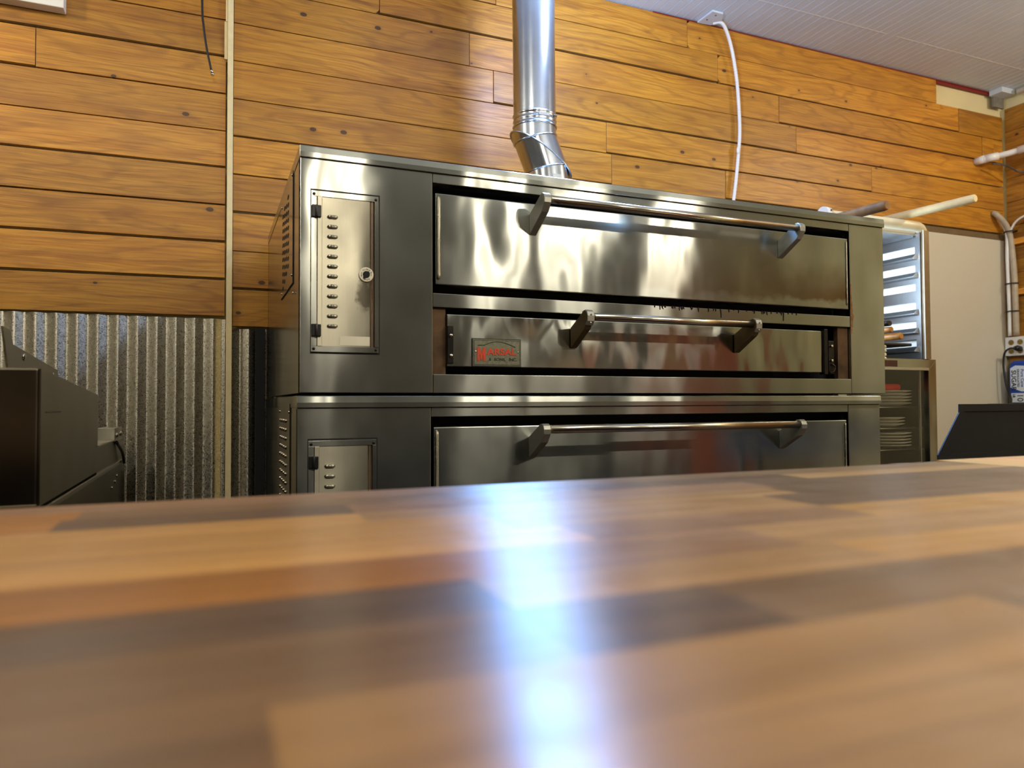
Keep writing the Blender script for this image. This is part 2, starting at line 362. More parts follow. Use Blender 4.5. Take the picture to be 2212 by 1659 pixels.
bm = BM(); box(bm, .165, .200, YW-.03, YW+.0, ZF, .302); struct(link('trim_4', bm, MCONC))  # black vertical post in front of the wall beside the oven
# right wall planks
B = Boards(); z = 1.879
while z > -1.0:
    for y0, y1 in ((1.2, 2.2), (2.2, YW-.002)):
        off = .35*math.sin(z*9); a, b = (y0-off if y0 > 1.3 else y0), (y1-off if y1 < 3 else y1)
        fs = prism(B.bm, [(XR, a+.001, z-.1500), (XR, b-.001, z-.1500), (XR, b-.001, z), (XR, a+.001, z)], (PT, 0, 0))
        B.add(fs, Vector((0, 1, 0)), Vector((0, 0, 1)), tint(.6, .9))
    z -= .152
link('planking', B.bm, MWR, wr, .0012)

# ------------------------------------------------------------------ butcher block counter in front of the lens
CT = -.110
B = Boards(); rows = [.925, .866, .807, .738, .680, .587, .517, .433, .362, .282, .205, .128, .05, -.03, -.11, -.19]
TAN, GOLD, BRN, DRK, PNK, ORG = lin((142, 103, 62)), lin((164, 116, 60)), lin((106, 76, 48)), lin((84, 60, 41)), lin((124, 88, 60)), lin((142, 88, 32))
SEG = {0: [(-.6, BRN), (.3, PNK), (.9, BRN)], 1: [(-.12, ORG), (.45, BRN), (.80, DRK)], 2: [(-.13, ORG), (.137, DRK), (.68, PNK)], 3: [(.137, GOLD), (.66, TAN)],
       4: [(-.4, TAN), (.25, GOLD), (.60, TAN)], 5: [(.29, GOLD), (.6, PNK)], 6: [(.205, ORG), (.425, PNK)], 7: [(.152, DRK), (.45, TAN)], 8: [(.15, BRN), (.275, DRK), (.7, BRN)],
       9: [(.02, BRN), (.4, TAN)], 10: [(.12, GOLD), (.5, TAN)], 11: [(.2, TAN), (.6, BRN)], 12: [(.1, GOLD), (.5, BRN)]}
LAST = {0: BRN, 1: TAN, 2: DRK, 3: DRK, 4: DRK, 5: GOLD, 6: TAN, 7: GOLD, 8: TAN, 9: BRN, 10: TAN, 11: TAN, 12: TAN}
XE = 1.255
for i in range(len(rows)-1):
    y1, y0 = rows[i], rows[i+1]; seg = SEG.get(i, [(.3, TAN)]); ends = [-1.7, -.95-.1*(i % 3)]+[e for e, _ in seg]+[XE]
    cols = [random.choice((TAN, BRN, GOLD))]+[c for _, c in seg]+[LAST.get(i, TAN)]
    for a, b, c in zip(ends, ends[1:], cols):
        k = random.uniform(.92, 1.08)
        sl = lambda y: .10*(y-.85)*.0   # straight end
        fs = prism(B.bm, [(a, y0, CT-.04), (b, y0, CT-.04), (b, y1, CT-.04), (a, y1, CT-.04)], (0, 0, .04))
        B.add(fs, Vector((1, 0, 0)), Vector((0, 1, 0)), (c[0]*k, c[1]*k, c[2]*k*.84))
ct = thing('countertop', 'long glossy butcher block countertop in the foreground, made of brown and tan staves', 'countertop', (-.2, .37, CT-.04))
link('butcher_block', B.bm, MCOUNT, ct)
bm = BM(); box(bm, -1.65, 1.24, -.12, .85, ZF, CT-.0405)
tag(link('counter_cabinet', bm, MBLK), 'plain dark counter cabinet carrying the butcher block countertop', 'counter')
B = Boards(); n = 0
for i in range(12):
    a, b = XE+.003+i*.075, XE+.003+(i+1)*.075
    for y0, y1 in ((-.3, .3), (.3, .952)):
        fs = prism(B.bm, [(a, y0, CT-.04), (b, y0, CT-.04), (b, y1, CT-.04), (a, y1, CT-.04)], (0, 0, .04))
        B.add(fs, Vector((0, 1, 0)), Vector((1, 0, 0)), tuple(v*random.uniform(.9, 1.1) for v in lin((190, 138, 84))))
sc = thing('countertop', 'lighter wooden counter section joined at the far right end of the butcher block', 'countertop', (1.7, .3, CT-.04))
link('butcher_block', B.bm, MCOUNT, sc)
bm = BM(); box(bm, XE+.03, 2.1, -.25, .90, ZF, CT-.0405)
tag(link('counter_cabinet', bm, MBLK), 'plain dark counter cabinet under the lighter wooden counter section', 'counter')

# ------------------------------------------------------------------ the two stacked deck ovens
DY, DB = 1.8848, 2.965
def bracket(xb, w, zo, mat, band, par, y0=DY):
    bm = BM(); prof = [(y0, .541), (y0-.045, .563), (y0-.078, .5795), (y0-.090, .5805), (y0-.099, .575), (y0-.1035, .565), (y0-.1025, .552), (y0-.085, .529), (y0, .481)]
    prism(bm, [(xb, y, zz+zo) for y, zz in prof], (w, 0, 0))
    if band:
        bp = [(y0-.072, .5795), (y0-.092, .5835), (y0-.103, .577), (y0-.1075, .565), (y0-.1065, .550), (y0-.098, .5385), (y0-.094, .541), (y0-.1025, .552), (y0-.1035, .565), (y0-.099, .575), (y0-.090, .5805), (y0-.073, .577)]
        prism(bm, [(xb-.001, y, zz+zo) for y, zz in bp], (w+.002, 0, 0), 1)
        for zz, yy in ((.545, -.104), (.568, -.1075)): dome(bm, (xb+w/2, y0+yy, zz+zo), .0035, (0, -1, -.3), .6, 8, 2)
    return link('handle_bracket', bm, [mat, MCAST, MCHROME], par, .0015)
def handle(xl, xr, zo, mat, band, par, w=.021, r=.0115):
    a = bracket(xl, w, zo, mat, band, par); bracket(xr, w, zo, mat, band, par)
    bm = BM(); tube(bm, [(xl+w-.002, DY-.087, .5645+zo), (xr+.002, DY-.087, .5645+zo)], r, 20); link('handle_bar', bm, MBAR, par)
def deck(x0, x1, dz, label, legs, stile, nameplate):
    zt = .658+dz; zb = .029+dz; X1 = x0+.348; X2 = x1-stile
    o = thing('deck_oven', label, 'oven', ((x0+x1)/2, (DY+DB)/2, ZF if legs else zb))
    # shell
    bm = BM(); t = .012
    box(bm, x0, x0+t, DY+.002, DB, zb, zt-.03); box(bm, x1-t, x1, DY+.002, DB, zb, zt-.03); box(bm, x0, x1, DB-t, DB, zb, zt-.03)
    box(bm, x0+t, x1-t, DY+.06, DB-t, zb, zb+t)
    sh = link('shell', bm, MSTS, o, .001)
    bm = BM(); bot = zt-.0305
    prism(bm, [(x0-.0015, DY-.006, bot), (x0-.0015, DY-.0065, bot+.013), (x0-.0015, DY-.004, zt-.002), (x0-.0015, DY-.002, zt), (x0-.0015, DB, zt), (x0-.0015, DB, bot)], (x1-x0+.003, 0, 0)); link('top_cap', bm, MST, o, .001)
    # face
    bm = BM(); box(bm, x0, X1-.001, DY, DY+.02, zb, zt-.031); cp = link('control_panel', bm, MST, o, .0018)
    bm = BM(); box(bm, X2+.001, x1, DY, DY+.02, zb, zt-.031); link('side_stile', bm, MST, o, .0018)
    for nm, a, b in (('top_rail', .601, .627), ('middle_rail', .262, .300), ('bottom_rail', .029, .080)):
        bm = BM(); box(bm, X1, X2, DY+(.0005 if nm != 'bottom_rail' else -.001), DY+.03, a+dz, b+dz); rl = link(nm, bm, MST, o, .0015)
        if nm == 'middle_rail' and not legs:
            bm = BM()
            for q in range(46):
                x = random.choice((random.gauss(1.35, .05), random.gauss(1.52, .12), random.gauss(1.74, .07))); L = abs(random.gauss(.004, .004))+.002
                if q in (3, 9): L = .028
                tube(bm, [(x, DY-.0004, b+dz+.0006), (x+random.uniform(-.002, .002), DY-.0006, b+dz-L*.5), (x+random.uniform(-.002, .002), DY-.0004, b+dz-L)], [.0022, .0012, .0008], 6)
            link('grease_drips', bm, MCAV, rl)['kind'] = 'stuff'
    bm = BM()
    box(bm, X1, X2, DY+.075, DY+.085, .08+dz, .601+dz); box(bm, X1, X2, DY+.03, DY+.08, .600+dz, .606+dz); box(bm, X1, X2, DY+.03, DY+.08, .276+dz, .286+dz); box(bm, X1, X2, DY+.03, DY+.08, .07+dz, .079+dz)
    box(bm, X1-.012, X1-.002, DY+.021, DY+.08, .08+dz, .601+dz); box(bm, X2+.002, X2+.012, DY+.021, DY+.08, .08+dz, .601+dz); link('cavity', bm, MCAV, o)
    # baking chamber door
    a, b, z0, z1 = X1+.0065, X2-.0065, .3235+dz, .5735+dz
    bm = BM(); box(bm, a, b, DY, DY+.04, z0, z1); d = link('baking_door', bm, MSTD, o, .003)
    for gx, q in ((a+.0085, 1), (b-.0085, .45)):
        bm = BM(); tube(bm, [(gx, DY+.001, z0+.014), (gx, DY-.0018, z0+.018), (gx, DY-.002, z0+.025), (gx, DY-.002, z1-.02), (gx, DY-.0018, z1-.013), (gx, DY+.001, z1-.009)], [v*q for v in (.002, .0052, .0058, .0058, .0052, .002)], 12); link('edge_bead', bm, MSTC, d)
    handle(X1+.286, X1+1.196, dz, MCAST, False, d)
    # lower burner door
    a, b, z0, z1 = X1+.040, X2-.123, .101+dz, .245+dz
    bm = BM(); box(bm, a, b, DY+.004, DY+.03, z0, z1); d = link('burner_door', bm, MSTD2, o, .0025)
    handle(X1+.416, X1+1.010, dz-.3205, MBRZ, True, d, .020, .011)
    for s, xa, xb in ((0, X1+.001, X1+.0385), (1, X2-.048, X2-.001)):
        bm = BM(); box(bm, xa, xb, DY+.012, DY+.03, .081+dz, .261+dz); link('rusty_pillar', bm, MRUST, o)
    bm = BM(); box(bm, a-.001, a+.017, DY-.004, DY+.02, z0+.008, z0+.112)
    for zz in (.03, .085): dome(bm, (a+.009, DY-.004, z0+zz), .006, (0, -1, 0), .9, 10, 1)
    link('hinge_plate', bm, [MGREASE, MCHROME], o, .002)
    bm = BM(); box(bm, b-.002, b+.014, DY-.003, DY+.02, z0-.006, z0+.150); box(bm, b+.02, b+.045, DY+.0, DY+.02, z0-.004, z0+.11)
    for zz in (.042, .092): tube(bm, [(b+.028, DY+.002, z0+zz), (b+.028, DY-.010, z0+zz)], .0045, 10, 1)
    tube(bm, smooth([(b+.03, DY-.003, z0+.03), (b+.042, DY-.006, z0+.02), (b+.036, DY-.006, z0+.004), (b+.02, DY-.004, z0)]), .003, 8)
    link('hinge_plate', bm, [MGREASE, MCHROME], o, .001)
    if nameplate:
        x, z, w, h = X1+.112, .103+dz, .146, .078; y = DY+.003
        bm = BM(); box(bm, x, x+w, y-.003, y+.002, z, z+h, 1); box(bm, x+.0022, x+w-.0022, y-.0035, y, z+.0022, z+h-.0022); box(bm, x+.0042, x+w-.0038, y-.0039, y, z+.0042, z+h-.0045, 1); box(bm, x+.0056, x+w-.0052, y-.0042, y, z+.0056, z+h-.0059)
        for sx in (x+.0095, x+w-.0095): dome(bm, (sx, y-.0042, z+h*.53), .0028, (0, -1, 0), .6, 10, 2)
        npl = link('nameplate', bm, [MPLATE, MINK, MCHROME], o)
        def fit(word, xa, xb, za, zb_, bold, e0=.0008):
            t_ = text_bm(word, .03, lambda u, v, e: (u, e, v), e0, bold); us = [v.co.x for v in t_.verts]; vs = [v.co.z for v in t_.verts]
            for v in t_.verts: v.co = Vector((x+xa+(v.co.x-min(us))/(max(us)-min(us))*(xb-xa), y-.0046-v.co.y, z+za+(v.co.z-min(vs))/(max(vs)-min(vs))*(zb_-za)))
            return t_
        bm = BM(); mp = [(0, 0), (0, 1), (.31, 1), (.5, .52), (.69, 1), (1, 1), (1, 0), (.71, 0), (.71, .58), (.57, .1), (.43, .1), (.29, .58), (.29, 0)]
        prism(bm, [(x+.0135+u*.0253, y-.0040, z+.0150+v*.0375) for u, v in mp], (0, -.0014, 0)); join(bm, fit('ARSAL', .0420, .1308, .0322, .0515, .0011)); link('red_lettering', bm, MLEAD, npl)
        bm = fit('&', .0485, .0550, .0165, .0245, .0002, .0004); join(bm, fit('SONS,', .0640, .0985, .0150, .0245, .0004, .0004)); join(bm, fit('INC.', .1085, .1325, .0160, .0250, .0003, .0004))
        pa = [(x+.0155, y-.0045, z+.0590), (x+.034, y-.0045, z+.0590), (x+.05, y-.0045, z+.0655), (x+.07, y-.0045, z+.0695), (x+.09, y-.0045, z+.0680), (x+.11, y-.0045, z+.0625), (x+.128, y-.0045, z+.0555)]
        tube(bm, [pa[0]]+smooth(pa[1:]), .0009, 6); link('black_lettering', bm, MINK, npl)
    # control compartment door on the left panel
    a, b, z0, z1 = x0+.0265, x0+.1985, .133+dz, .5445+dz
    bm = BM(); box(bm, a-.0012, b+.0042, DY-.0012, DY+.002, z0-.0042, z1+.0048, 1); fr_ = .0145
    box(bm, a, b, DY-.005, DY, z1-fr_, z1); box(bm, a, b, DY-.005, DY, z0, z0+fr_); box(bm, a, a+fr_, DY-.005, DY, z0+fr_, z1-fr_); box(bm, b-.010, b, DY-.007, DY, z0+fr_, z1-fr_)
    for sx in (a+.007, b-.007):
        for sz in (z0+.008, z1-.009): dome(bm, (sx, DY-.005, sz), .0042, (0, -1, 0), .5, 10, 2)
    cd = link('control_door', bm, [MST, MCAV, MGREASE], o, .0006)
    bm = BM(); box(bm, a+.027, b-.022, DY-.003, DY, z0+fr_, z1-fr_); box(bm, a+.0155, a+.027, DY-.007, DY, z0+fr_, z1-fr_); box(bm, b-.022, b-.0105, DY-.0016, DY, z0+fr_, z1-fr_, 1); box(bm, b-.0175, b-.0150, DY-.003, DY, z0+fr_, z1-fr_)
    link('door_sheet', bm, [MSTC, MRUST], cd, .0008)
    bm = BM()
    for k in range(12):
        zz = z1-.0645-k*.02545; xa, xb = a+.0405, a+.0665
        tube(bm, [(xa, DY-.002, zz), (xa+.002, DY-.0045, zz), (xa+.005, DY-.0060, zz), (xb-.005, DY-.0060, zz), (xb-.002, DY-.0045, zz), (xb, DY-.002, zz)], [.001, .0034, .0046, .0046, .0034, .001], 10)
    link('louvers', bm, MSTC, cd)
    for zz in (z1-.0535, z0+.055):
        bm = BM(); box(bm, a+.001, a+.0125, DY-.012, DY-.005, zz-.0155, zz+.0155); box(bm, a+.0135, a+.0245, DY-.014, DY-.005, zz-.0155, zz+.0145); tube(bm, [(a+.013, DY-.012, zz-.0155), (a+.013, DY-.012, zz+.0155)], .004, 10); link('hinge', bm, MBLK, cd, .0015)
    cx, cz = b-.0325, z1-.2075
    bm = BM(); tube(bm, [(cx, DY-.003, cz), (cx, DY-.0065, cz), (cx, DY-.0075, cz)], [.019, .019, .0178], 28); tube(bm, [(cx, DY-.007, cz), (cx, DY-.0082, cz)], .0092, 20, 1)
    prism(bm, [(cx-.0085, DY-.008, cz-.010), (cx-.0025, DY-.008, cz-.0105), (cx+.0095, DY-.008, cz+.004), (cx+.0045, DY-.008, cz+.0095), (cx-.0075, DY-.008, cz-.003)], (0, -.0015, 0), 1)
    lt = link('latch', bm, [MSTK, MCAV], o)
    bm = BM()
    for word, up in (('CLOSE', 1), ('OPEN', -1)):
        for i, chh in enumerate(word):
            an = math.radians((i-(len(word)-1)/2)*19)
            cx2, cz2 = cx+math.sin(an)*.0136, cz+up*math.cos(an)*.0136; rt = -an*up
            fn = lambda u, v, e, cx2=cx2, cz2=cz2, rt=rt: (cx2+(u-.0016)*math.cos(rt)-(v-.0018)*math.sin(rt), DY-.0077-e, cz2+(u-.0016)*math.sin(rt)+(v-.0018)*math.cos(rt))
            join(bm, text_bm(chh, .0052, fn, .0002, .00015))
    for s in (-1, 1):
        tube(bm, [(cx+s*.0128*math.cos(q), DY-.0078, cz+.0128*math.sin(q)) for q in (.45, .2, 0, -.25)], .0005, 6)
        zz = cz-.0035*1 if s < 0 else cz+.0055; d_ = -1 if s < 0 else 1
        prism(bm, [(cx+s*.0128-.0018, DY-.0076, zz), (cx+s*.0128+.0018, DY-.0076, zz), (cx+s*.0128, DY-.0076, zz+d_*.003)], (0, -.0004, 0))
    link('lettering', bm, MINK, lt)
    if not legs:
        bm = BM(); box(bm, a+.0725, b-.0225, DY-.0036, DY-.0029, z0+.018, z0+.042); link('blank_sticker', bm, MSTK, cd, .0002)
    # vent panel on the left side
    zv1, zv0, ya, yb = (.638+dz, .332+dz, 2.040, 2.385) if not legs else (.638+dz, .36+dz, 2.047, 2.37)
    bm = BM(); box(bm, x0-.0022, x0+.001, ya, yb, zv0, zv1); box(bm, x0-.0026, x0, ya-.0022, ya, zv0-.002, zv1, 1); box(bm, x0-.0026, x0, ya, yb, zv0-.0025, zv0, 1)
    if not legs:
        for c_ in range(4):
            for k in range(11):
                y, z = 2.165+c_*.052, .598+dz-(c_ % 2)*.0105-c_*.003-k*.0222
                if k == 10 and c_ < 2: continue
                prism(bm, [(x0-.0020, y+.019*math.cos(q*math.pi/6), z+.0062*math.sin(q*math.pi/6)) for q in range(12)], (-.0008, 0, 0), 2)
        sc_ = ((2.05, .628), (2.36, .615), (2.36, .345), (2.06, .355), (2.02, .30))
    else:
        for c_ in range(4):
            for k in range(10): dome(bm, (x0-.0022, 2.155+c_*.055, .589+dz-k*.0252), .0062, (-1, 0, 0), .7, 10, 3)
        sc_ = ((2.06, .615), (2.35, .615))
    for y, z in sc_: dome(bm, (x0-.0022, y, z+dz), .004, (-1, 0, 0), .8, 8, 3)
    link('vent_panel', bm, [MSTS, MCAV, MCAV, MCHROME], o)
    if not legs:
        bm = BM(); box(bm, x0-.0012, x0+.0008, 1.90, 1.9015, zb, zt-.032); link('side_seam', bm, MCAV, o)
        bm = BM()
        zs_ = [.415-q*.006 for q in range(30)]; wd_ = [max(.0015, .004+.010*math.exp(-((z-.30)/.055)**2)*random.uniform(.35, 1.2)) for z in zs_]
        prism(bm, [(X2+.0015, DY-.0004, z) for z in zs_]+[(X2+.0015+w_, DY-.0004, z) for z, w_ in reversed(list(zip(zs_, wd_)))], (0, .0008, 0))
        link('rust_streak', bm, simple('rust brown', (112, 74, 32), .7, .2, var=.5, scale=90), o)
    else:
        for lx in (x0+.06, x1-.06):
            for ly in (DY+.07, DB-.08):
                bm = BM(); box(bm, lx-.03, lx+.03, ly-.03, ly+.03, zb-.006, zb); tube(bm, [(lx, ly, zb-.006), (lx, ly, ZF+.03), (lx, ly, ZF)], [.028, .022, .026], 14); link('leg', bm, MST, o)
    return o
deck(.2074, 2.2374, 0, 'upper stainless deck oven with a red lettered nameplate, stacked on another oven', False, .1645, True)
deck(.2019, 2.2073, -.636, 'lower stainless deck oven under the upper one, partly hidden by the counter', True, .152, False)

# ------------------------------------------------------------------ flue pipe on the oven
fp = thing('flue_pipe', 'galvanised round flue pipe with a bent elbow rising from the oven top to the ceiling', 'pipe', (1.243, 2.6, .658))
R = .0845
bm = BM(); tube(bm, [(1.1865, 2.6, 1.135), (1.181, 2.6, ZC-.002)], R, 48, 0, False); link('straight_pipe', bm, MPIPE, fp)
bm = BM(); zs = [1.142, 1.138, 1.134, 1.118, 1.114, 1.110, 1.098, 1.094, 1.090]; tube(bm, [(1.1868, 2.6, z) for z in zs], [R+.0005, R+.004, R+.001, R+.001, R+.003, R+.001, R+.001, R+.0045, R+.0005], 48, 0, False)
box(bm, 1.165, 1.21, 2.6-R-.003, 2.6-R+.001, 1.116, 1.128); box(bm, 1.235, 1.252, 2.6-R*.8-.004, 2.6-R*.8+.003, 1.128, 1.133, 1); link('collar', bm, [MPIPE, MRUST], fp)
def gore(p0, n0, p1, n1, name):
    bm = BM(); ax = (Vector(p1)-Vector(p0)).normalized(); a = Vector((0, 1, 0)); b = ax.cross(a).normalized(); rings = []
    for s, (p, n) in enumerate(((p0, n0), (p1, n1))):
        p, n = Vector(p), Vector(n).normalized(); ring = []
        for k in range(48):
            q = a*math.cos(k*math.pi/24)*R+b*math.sin(k*math.pi/24)*R; t = -(q.dot(n))/ax.dot(n); ring.append(p+q+ax*t)
        rings.append(ring)
    va, vb = ([bm.verts.new(v) for v in r_] for r_ in rings)
    for k in range(48): bm.faces.new((va[k], va[(k+1) % 48], vb[(k+1) % 48], vb[k])).smooth = True
    ce_ = [sum(r_, Vector())/48 for r_ in rings]
    for r_, c_ in zip(rings, ce_):
        tube(bm, [c_+(v-c_)*1.012 for v in r_]+[c_+(r_[0]-c_)*1.012], .0032, 8)
    return link(name, bm, MPIPE, fp)
P0, P1, P2, P3, P4 = (1.1868, 2.6, 1.092), (1.188, 2.6, 1.045), (1.214, 2.6, .985), (1.236, 2.6, .930), (1.2425, 2.6, .875)
gore(P0, (0, 0, 1), P1, (-.24, .0, 1), 'elbow_gore'); gore(P1, (-.24, .0, 1), P2, (.62, .0, 1), 'elbow_gore'); gore(P2, (.62, 0, 1), P3, (-.22, 0, 1), 'elbow_gore'); gore(P3, (-.22, 0, 1), P4, (0, 0, 1), 'elbow_gore')
bm = BM(); tube(bm, [(1.2425, 2.6, .875), (1.2425, 2.6, .70)], R-.002, 48, 0, False); tube(bm, [(1.2425, 2.6, .69), (1.2425, 2.6, .659)], R+.012, 48)
box(bm, 1.226, 1.259, 2.6-R-.004, 2.6-R+.002, .878, .892); link('outlet_stub', bm, MPIPE, fp)

# ------------------------------------------------------------------ cables and fittings on the back wall
cp = smooth([(2.398, 3.02, 1.968), (2.43, 2.995, 1.965), (2.468, 3.0, 1.93), (2.515, 3.015, 1.84), (2.548, 3.022, 1.70), (2.563, 3.025, 1.55), (2.566, 3.025, 1.42), (2.553, 3.025, 1.28), (2.528, 3.025, 1.10), (2.48, 3.02, .86), (2.44, 3.015, .64)], 22)
bm = BM(); tube(bm, cp, 1, 12, 0, True, lambda i: .0098 if i % 2 else .0082)
cd = thing('flexible_conduit', 'white ribbed flexible conduit hanging down the plank wall behind the oven', 'conduit', (2.44, 3.015, .64)); link('ribbed_tube', bm, MWHITE, cd)
for i, s in ((62, 1), (82, 1), (90, 1.2), (112, 1), (148, 2.2)):
    bm = BM(); ball(bm, cp[i]+Vector((-.006, -.004, 0)), .006*s, (.8, .6, 1.9 if s > 1.5 else 1), 0, 8); link('foam_blob', bm, MWHITE, cd)
bm = BM(); prism(bm, [(2.318, 3.045, ZC-.012), (2.322, 2.925, ZC-.012), (2.388, 2.926, ZC-.012), (2.43, 2.99, ZC-.012), (2.40, 3.04, ZC-.012)], (0, 0, .010))
for x, y in ((2.345, 3.0), (2.36, 2.95)): dome(bm, (x, y, ZC-.012), .005, (0, 0, -1), .5, 8, 1)
tag(link('cover_plate', bm, [MCEIL, MINK], None, .002), 'small white cover plate on the beadboard ceiling above the conduit', 'cover plate')
bm = BM(); box(bm, 4.575, 4.70, 2.965, 3.045, ZC-.035, ZC-.002); box(bm, 4.60, 4.70, 3.035, 3.048, ZC-.10, ZC-.035, 1)
tag(link('junction_box', bm, [MCEIL, simple('bare mortar', (122, 116, 104), .8, var=.2)]), 'small pale box tucked in the ceiling corner above the cream patch', 'box')
bm = BM(); tube(bm, [(4.675, 2.93, ZC-.035), (4.675, 1.6, ZC-.035)], .018, 12)
tag(link('ceiling_pipe', bm, MWHITE), 'thin white pipe running along the ceiling above the right wall', 'pipe')
bk = thing('loose_cable', 'loose black cable with a metal connector dangling over the planks beside the cream trim', 'cable', (.003, 3.0, 1.28))
bm = BM(); tube(bm, smooth([(-.040, 3.02, ZC-.003), (-.037, 3.015, 1.56), (-.032, 3.012, 1.47), (-.020, 3.01, 1.38), (-.003, 3.005, 1.295)]), .0042, 10); link('cord', bm, MBLK, bk)
bm = BM(); tube(bm, [(-.003, 3.005, 1.297), (.0005, 3.0045, 1.285)], .0055, 10); tube(bm, [(.0005, 3.0045, 1.285), (.0025, 3.004, 1.276)], .0068, 6); link('connector', bm, MCHROME, bk)
bm = BM(); box(bm, -.86, -.495, 2.995, 3.046, 1.432, 1.76)
tag(link('wall_box', bm, MWHITE, None, .003), 'white box fixed high on the plank wall at the top left corner', 'box')

# ------------------------------------------------------------------ cooking appliance at the left
ap = thing('griddle', 'dark stainless cooking appliance at the left in front of the corrugated metal', 'appliance', (-.75, 2.2, ZF))
XA = -.285
bm = BM(); prism(bm, [(XA-.004, 1.552, -.183), (XA-.004, 1.552, .069), (XA-.004, 2.287, .029), (XA-.004, 2.287, -.183)], (.004, 0, 0)); link('side_panel', bm, MSTA, ap, .001)
bm = BM(); box(bm, -1.3, XA-.004, 1.552, 1.56, -.183, .069); link('front_panel', bm, MSTA, ap, .004)
bm = BM(); box(bm, XA-.001, XA+.0015, 1.60, 1.74, -.0135, -.012); link('panel_slit', bm, MCAV, ap)
bm = BM(); box(bm, -1.3, XA-.008, 1.56, 2.287, -.18, .02); box(bm, -1.3, XA-.002, 2.287, 2.99, -.19, -.112); link('cooking_body', bm, MSTA, ap)
bm = BM(); box(bm, -1.3, XA+.004, 1.535, 2.99, -.200, -.188); link('edge_rail', bm, MBAR, ap, .002)
bm = BM(); box(bm, -1.3, XA-.001, 1.60, 2.98, ZF+.10, -.2005); link('base_cabinet', bm, MSTA, ap)
bm = BM(); box(bm, XA-.05, XA+.006, 2.62, 2.82, -.115, -.073); box(bm, XA-.05, XA+.004, 2.287, 2.62, -.114, -.110)
for y, z in ((2.66, -.097), (2.77, -.095)): dome(bm, (XA+.006, y, z), .009, (1, 0, 0), .7, 10, 1)
link('corner_bracket', bm, [MSTC, MCHROME], ap, .001)
for y, z in ((2.62, -.262), (2.70, -.25), (2.75, -.235)):
    bm = BM(); dome(bm, (XA-.001, y, z), .006, (1, 0, 0), .7, 10); link('screw', bm, MCHROME, ap)
bm = BM(); prism(bm, [(-.455, 2.12, .02), (-.455, 2.03, .188), (-.455, 2.10, .183), (-.455, 2.125, .152), (-.455, 2.70, .113), (-.455, 2.72, .02)], (.005, 0, 0))
for y, z in ((2.24, .128), (2.62, .092)): dome(bm, (-.450, y, z), .011, (1, 0, 0), .4, 10, 1)
link('splash_guard', bm, [MSTA, MCHROME], ap)
bm = BM(); box(bm, -.62, -.40, 1.70, 1.72, .070, .078); link('top_clip', bm, MUSED, ap)
bm = BM(); box(bm, -.50, -.36, 1.74, 1.76, .060, .070); link('top_clip', bm, MUSED, ap)
bm = BM(); tube(bm, [(-.52, 1.9, .03), (-.50, 1.92, .16)], .006, 8); link('lever', bm, MBAR, ap)
bm = BM(); tube(bm, [(XA+.0, 1.56, -.205), (XA+.012, 1.56, -.205)], .014, 14); link('foot_knob', bm, MCHROME, ap)
bm = BM(); tube(bm, smooth([(XA+.002, 2.70, -.12), (XA+.010, 2.80, -.16), (XA+.010, 2.86, -.20)]), .005, 8); link('drain_hose', bm, MBLK, ap)
for lx in (-1.2, XA-.06):
    for ly in (1.7, 2.85):
        bm = BM(); tube(bm, [(lx, ly, ZF+.10), (lx, ly, ZF)], .025, 12); link('leg', bm, MSTA, ap)

# ------------------------------------------------------------------ glass door cabinet and tray rack right of the ovens
fr = thing('glass_door_cabinet', 'refrigerated cabinet with a steel framed glass door right of the ovens', 'cabinet', (2.85, 2.7, ZF))
FX0, FX1, FY, FT = 2.56, 3.183, 2.40, .199
bm = BM(); t = .03
box(bm, FX0, FX0+t, FY+.03, 3.03, ZF+.08, FT); box(bm, FX1-t, FX1, FY+.03, 3.03, ZF+.08, FT); box(bm, FX0+t, FX1-t, 3.0, 3.03, ZF+.08, FT); box(bm, FX0+t, FX1-t, FY+.03, 3.0, FT-.03, FT); box(bm, FX0+t, FX1-t, FY+.03, 3.0, ZF+.08, ZF+.12)
link('body', bm, [simple('dark cabinet liner', (34, 28, 24), .5)], fr, .002)
bm = BM(); w = .052
for P in ([(FX0, FT), (FX1, FT), (FX1-w, FT-w), (FX0+w, FT-w)], [(FX1, FT), (FX1, -.85), (FX1-w, -.85+w), (FX1-w, FT-w)], [(FX0, FT), (FX0+w, FT-w), (FX0+w, -.85+w), (FX0, -.85)], [(FX0, -.85), (FX0+w, -.85+w), (FX1-w, -.85+w), (FX1, -.85)]):
    prism(bm, [(x, FY, z) for x, z in P], (0, .028, 0))
dr = link('door', bm, MST, fr, .0015)
bm = BM(); box(bm, FX0+w-.005, FX1-w+.005, FY+.012, FY+.016, -.85+w-.005, FT-w+.005); link('glass_pane', bm, MGLASS, dr)
bm = BM(); box(bm, FX0+w, FX1-w, FY-.003, FY+.01, FT-w, FT-w+.012); box(bm, FX1-w-.038, FX1-w-.034, FY+.016, FY+.026, -.8, FT-w, 0); link('inner_bead', bm, MALU, dr)
bm = BM(); box(bm, 2.84, 2.925, FY-.003, FY+.001, FT-.037, FT-.008); link('maker_plate', bm, simple('maroon plate', (58, 20, 14), .4), dr, .0006)
for zz in (-.022, -.121, -.222, -.45):
    bm = BM()
    for q in range(12): yy = 2.45+q*.045; tube(bm, [(FX0+t, yy, zz-.004), (FX1-t, yy, zz-.004)], .003, 6)
    link('wire_shelf', bm, MALU, fr)
for lx in (FX0+.06, FX1-.06):
    for ly in (FY+.1, 2.95):
        bm = BM(); tube(bm, [(lx, ly, ZF+.08), (lx, ly, ZF)], .02, 12); link('foot', bm, MBLK, fr)
